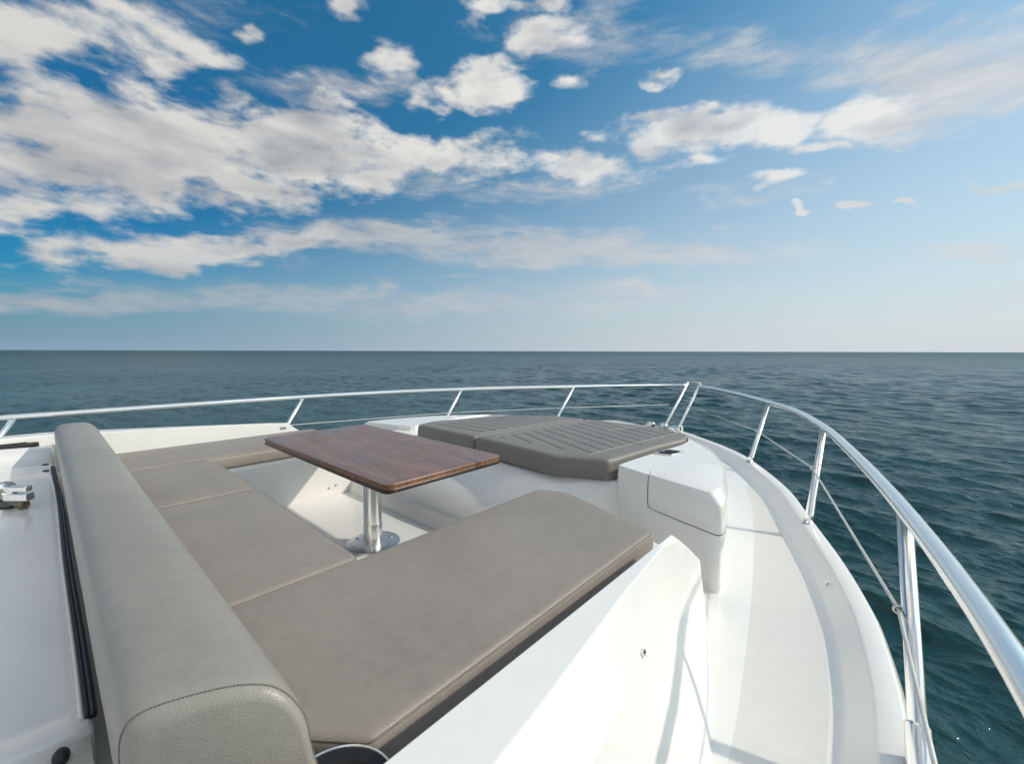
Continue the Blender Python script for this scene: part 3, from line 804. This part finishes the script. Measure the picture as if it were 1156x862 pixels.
# ------------------------------------------------------------------ guard rails
def rail(side, tops, stan, label, wire):
    t = thing('guard_rail', (0 if not side else -5.08, 1.5, .1), label, 'guard rail', 'stainless guard rails round the bow')
    pts = [tuple(p) for p in spline(tops, 8)]
    mb = MB(); mb.tube(pts, .0245, 16); mb.build('top_rail', M['rail'], t, smooth='all')
    for top, base in stan:
        T = Vector(top); B = Vector(base); d = (T-B).normalized()
        mb = MB(); mb.tube([B, B+d*.05, B+d*.16, T], [.027, .0255, .0215, .0205], 18); s = mb.build('stanchion', M['rail'], t, smooth='all')
        if not side and top is stan[1][0]:
            mb = MB(); mb.tube([B-d*.02, B+d*.10, B+d*.108], [.030, .029, .024], 18); mb.build('socket', M['rail'], s)
        mb = MB(); mb.tube([B-d*.022, B-d*.0], [.036, .028], 16); mb.build('foot', M['rail'], s)
    if wire:
        w = [tuple(p) for p in wire]
        mb = MB(); mb.tube(w, .0052, 8); wo = mb.build('lifeline', M['wire'], t, smooth='all')
        for p in w[1:-1]:
            a = Vector(p)
            mb = MB(); mb.tube([a+Vector((.012*math.cos(q), .0, .012*math.sin(q))) for q in np.linspace(0, 2*math.pi, 14)], .0035, 6, caps=False); mb.build('wire_eye', M['steel_dull'], wo)
M['wire'] = plain('white coated wire', (.62, .62, .60), .35)
top_s = [(.20, -1.8, .70), (.205, -.6, .70), (.20, .4, .70), (.178, 1.03, .70), (.045, 1.895, .70), (-.15, 2.85, .695), (-.357, 3.70, .689), (-.66, 4.6, .681), (-1.005, 5.28, .671), (-1.45, 6.05, .662), (-1.95, 6.75, .656), (-2.345, 7.16, .66)]
stan_s = [((.20, -.45, .70), (.135, -.80, .1)), ((.047, 1.885, .695), (.105, 1.53, .1)), ((-.352, 3.685, .685), (-.375, 3.36, .1)), ((-.995, 5.262, .668), (-1.06, 4.845, .1))]
def on(s, f): return tuple(Vector(s[1])+(Vector(s[0])-Vector(s[1]))*f)
INB = Vector((-.027, -.006, 0))
wire_s = [on(stan_s[0], .56), on(stan_s[1], .56), on(stan_s[2], .55), on(stan_s[3], .5), (-2.28, 6.6, .385)]
wire_s = [tuple(Vector(p)+(INB if i else Vector((.06, 0, 0)))) for i, p in enumerate(wire_s)]
rail(0, top_s, stan_s, 'near stainless guard rail on the starboard bulwark, curving large past the right edge', wire_s)
top_p = [(-5.27, -1.8, .70), (-5.24, -.8, .69), (-5.2, -.16, .685), (-5.17, 1.0, .684), (-5.10, 2.04, .683), (-4.88, 3.1, .682), (-4.545, 3.97, .682), (-4.15, 4.75, .681), (-3.66, 5.50, .68), (-3.2, 6.3, .668), (-2.85, 6.9, .66), (-2.56, 7.15, .66)]
stan_p = [((-5.19, -.16, .68), (-5.14, -.50, .1)), ((-5.09, 2.03, .68), (-5.12, 1.69, .1)), ((-4.54, 3.97, .675), (-4.63, 3.64, .1)), ((-3.66, 5.49, .675), (-3.80, 5.15, .1))]
wire_p = [on(stan_p[0], .5), on(stan_p[1], .47), on(stan_p[2], .45), on(stan_p[3], .45), (-2.62, 6.6, .385)]
rail(1, top_p, stan_p, 'far guard rail on the port side, thin against the sea behind the table', wire_p)
# bow uprights of the two rails with the cross piece at the stem
g = thing('pulpit_frame', (-2.53, 6.2, .1), 'pair of tall raked steel uprights joined by a short bar at the stem', 'pulpit')
PX = -2.455
for sx in (-.10, .10):
    mb = MB(); mb.tube([(PX+.10+sx, 6.02, .09), (PX+.025+sx, 6.93, .55), (PX+sx, 7.20, .69), (PX+sx*.9, 7.24, .705)], .021, 14); mb.build('upright', M['rail'], g, smooth='all')
mb = MB(); mb.tube([(PX-.09, 7.24, .703), (PX, 7.27, .708), (PX+.09, 7.24, .703)], .02, 12); mb.build('cross_bar', M['steel_dull'], g, smooth='all')

# ------------------------------------------------------------------ small fittings
w = thing('windscreen_wiper', (-3.19, -.165, .455), 'chrome windscreen wiper pivot with a black hose at the left edge of the white coachroof', 'wiper')
def wl_(a, b, c): return (WP[0]+.743*a-.669*b, WP[1]+.669*a+.743*b, WP[2]+c)      # along the arm, across it, up
WP = (-3.17, -.147, .455)
def wbox(mb, a0, a1, b0, b1, c0, c1):
    v = [wl_(a, b, c) for c in (c0, c1) for b in (b0, b1) for a in (a0, a1)]
    mb.add(v, [(0, 2, 3, 1), (4, 5, 7, 6), (0, 1, 5, 4), (2, 6, 7, 3), (0, 4, 6, 2), (1, 3, 7, 5)])
mb = MB(); mb.tube([wl_(-.10, 0, .075), wl_(-.02, 0, .075), wl_(.012, 0, .075), wl_(.018, 0, .075)], [.052, .052, .050, .040], 28); mb.build('pivot', M['steel'], w, bevel=.004)
mb = MB(); mb.tube([wl_(-.004, 0, .075), wl_(.006, 0, .075)], [.056, .056], 28); wbox(mb, -.07, .0, -.045, .045, 0, .05); mb.build('lock_ring', M['steel_dull'], w, bevel=.004)
mb = MB(); mb.tube([wl_(.017, 0, .075), wl_(.026, 0, .075)], [.014, .012], 6); mb.build('bolt', M['steel'], w)
mb = MB(); wbox(mb, .012, .125, -.018, .014, .085, .112); wbox(mb, .012, .128, -.022, .018, .040, .078); wbox(mb, .012, .05, -.012, .010, .07, .09)
mb.build('arm', M['steel'], w, bevel=.006)
mb = MB(); mb.tube([wl_(.075, -.01, .022), wl_(.04, -.03, .012), wl_(-.02, -.05, .010), wl_(-.09, -.055, .012), wl_(-.16, -.03, .02)], .008, 10); mb.build('hose', M['rubber'], w)
mb = MB(); mb.tube([wl_(.06, -.01, .022), wl_(.085, -.01, .022), wl_(.087, -.01, .022), wl_(.11, -.008, .022)], [.014, .014, .021, .021], 8); mb.build('hose_fitting', M['brass'], w)
h = thing('roof_hatch', (-4.65, -.4, .53), 'low black rounded hatch on the port edge of the coachroof at the far left', 'hatch')
mb = MB(); mb.prism(round_poly([(-4.80, -.78), (-4.50, -.78), (-4.50, -.025), (-4.80, -.025)], .08), .525, .566); mb.build('frame', M['rubber'], h, bevel=.012)
mb = MB(); mb.prism(round_poly([(-4.77, -.74), (-4.53, -.74), (-4.53, -.06), (-4.77, -.06)], .07), .562, .572); mb.build('pane', M['blackglass'], h, bevel=.004)
k = thing('cup_holder', (-.672, .292, .446), 'round dark cup holder with thin chrome rim between the backrest end and the coaming', 'cup holder')
def rings(rz): return [[(-.672+r*math.cos(a), .292+r*math.sin(a), .446+z) for a in np.linspace(0, 2*math.pi, 56, endpoint=False)] for r, z in rz]
mb = MB(); mb.grid(rings([(.108, 0), (.109, .009), (.108, .012), (.1055, .0125), (.104, .010), (.1035, .002)]), True); mb.build('rim', M['steel'], k, smooth='all')
mb = MB(); mb.grid(rings([(.1035, .003), (.1035, .009), (.08, .0085), (.075, .004), (.01, .003)]), True, False, True); mb.build('insert', M['rubber'], k)
wl = thing('anchor_windlass', (-2.25, 5.85, .1), 'small chrome anchor windlass at the stem behind the sun pad', 'windlass')
mb = MB(); mb.lathe((-2.25, 5.85, .0), [(.10, 0), (.10, .06), (.06, .08), (.05, .12), (.075, .15), (.075, .17), (.03, .19)], 24); mb.build('drum', M['steel'], wl)
mb = MB(); mb.tube([(-2.10, 5.78, 0), (-2.10, 5.78, .2), (-2.115, 5.78, .215), (-2.15, 5.78, .22)], .012, 10); mb.build('handle', M['steel'], wl)
for x in (-2.45, -2.64):
    d_ = thing('bollard', (x, 6.0, .0), 'low white capped mooring bollard at the stem', 'bollard', 'bollards at the stem')
    mb = MB(); mb.lathe((x, 6.0, .0), [(.05, 0), (.045, .10), (.065, .13), (.07, .16), (.05, .18)], 20); mb.build('post', M['steel_dull'], d_)

# ------------------------------------------------------------------ render settings
scene.view_settings.view_transform = 'Standard'; scene.view_settings.look = 'None'
scene.view_settings.exposure = 0.46; scene.view_settings.gamma = 1.0
scene.render.engine = 'CYCLES'
scene.cycles.max_bounces = 8; scene.cycles.caustics_reflective = False; scene.cycles.caustics_refractive = False
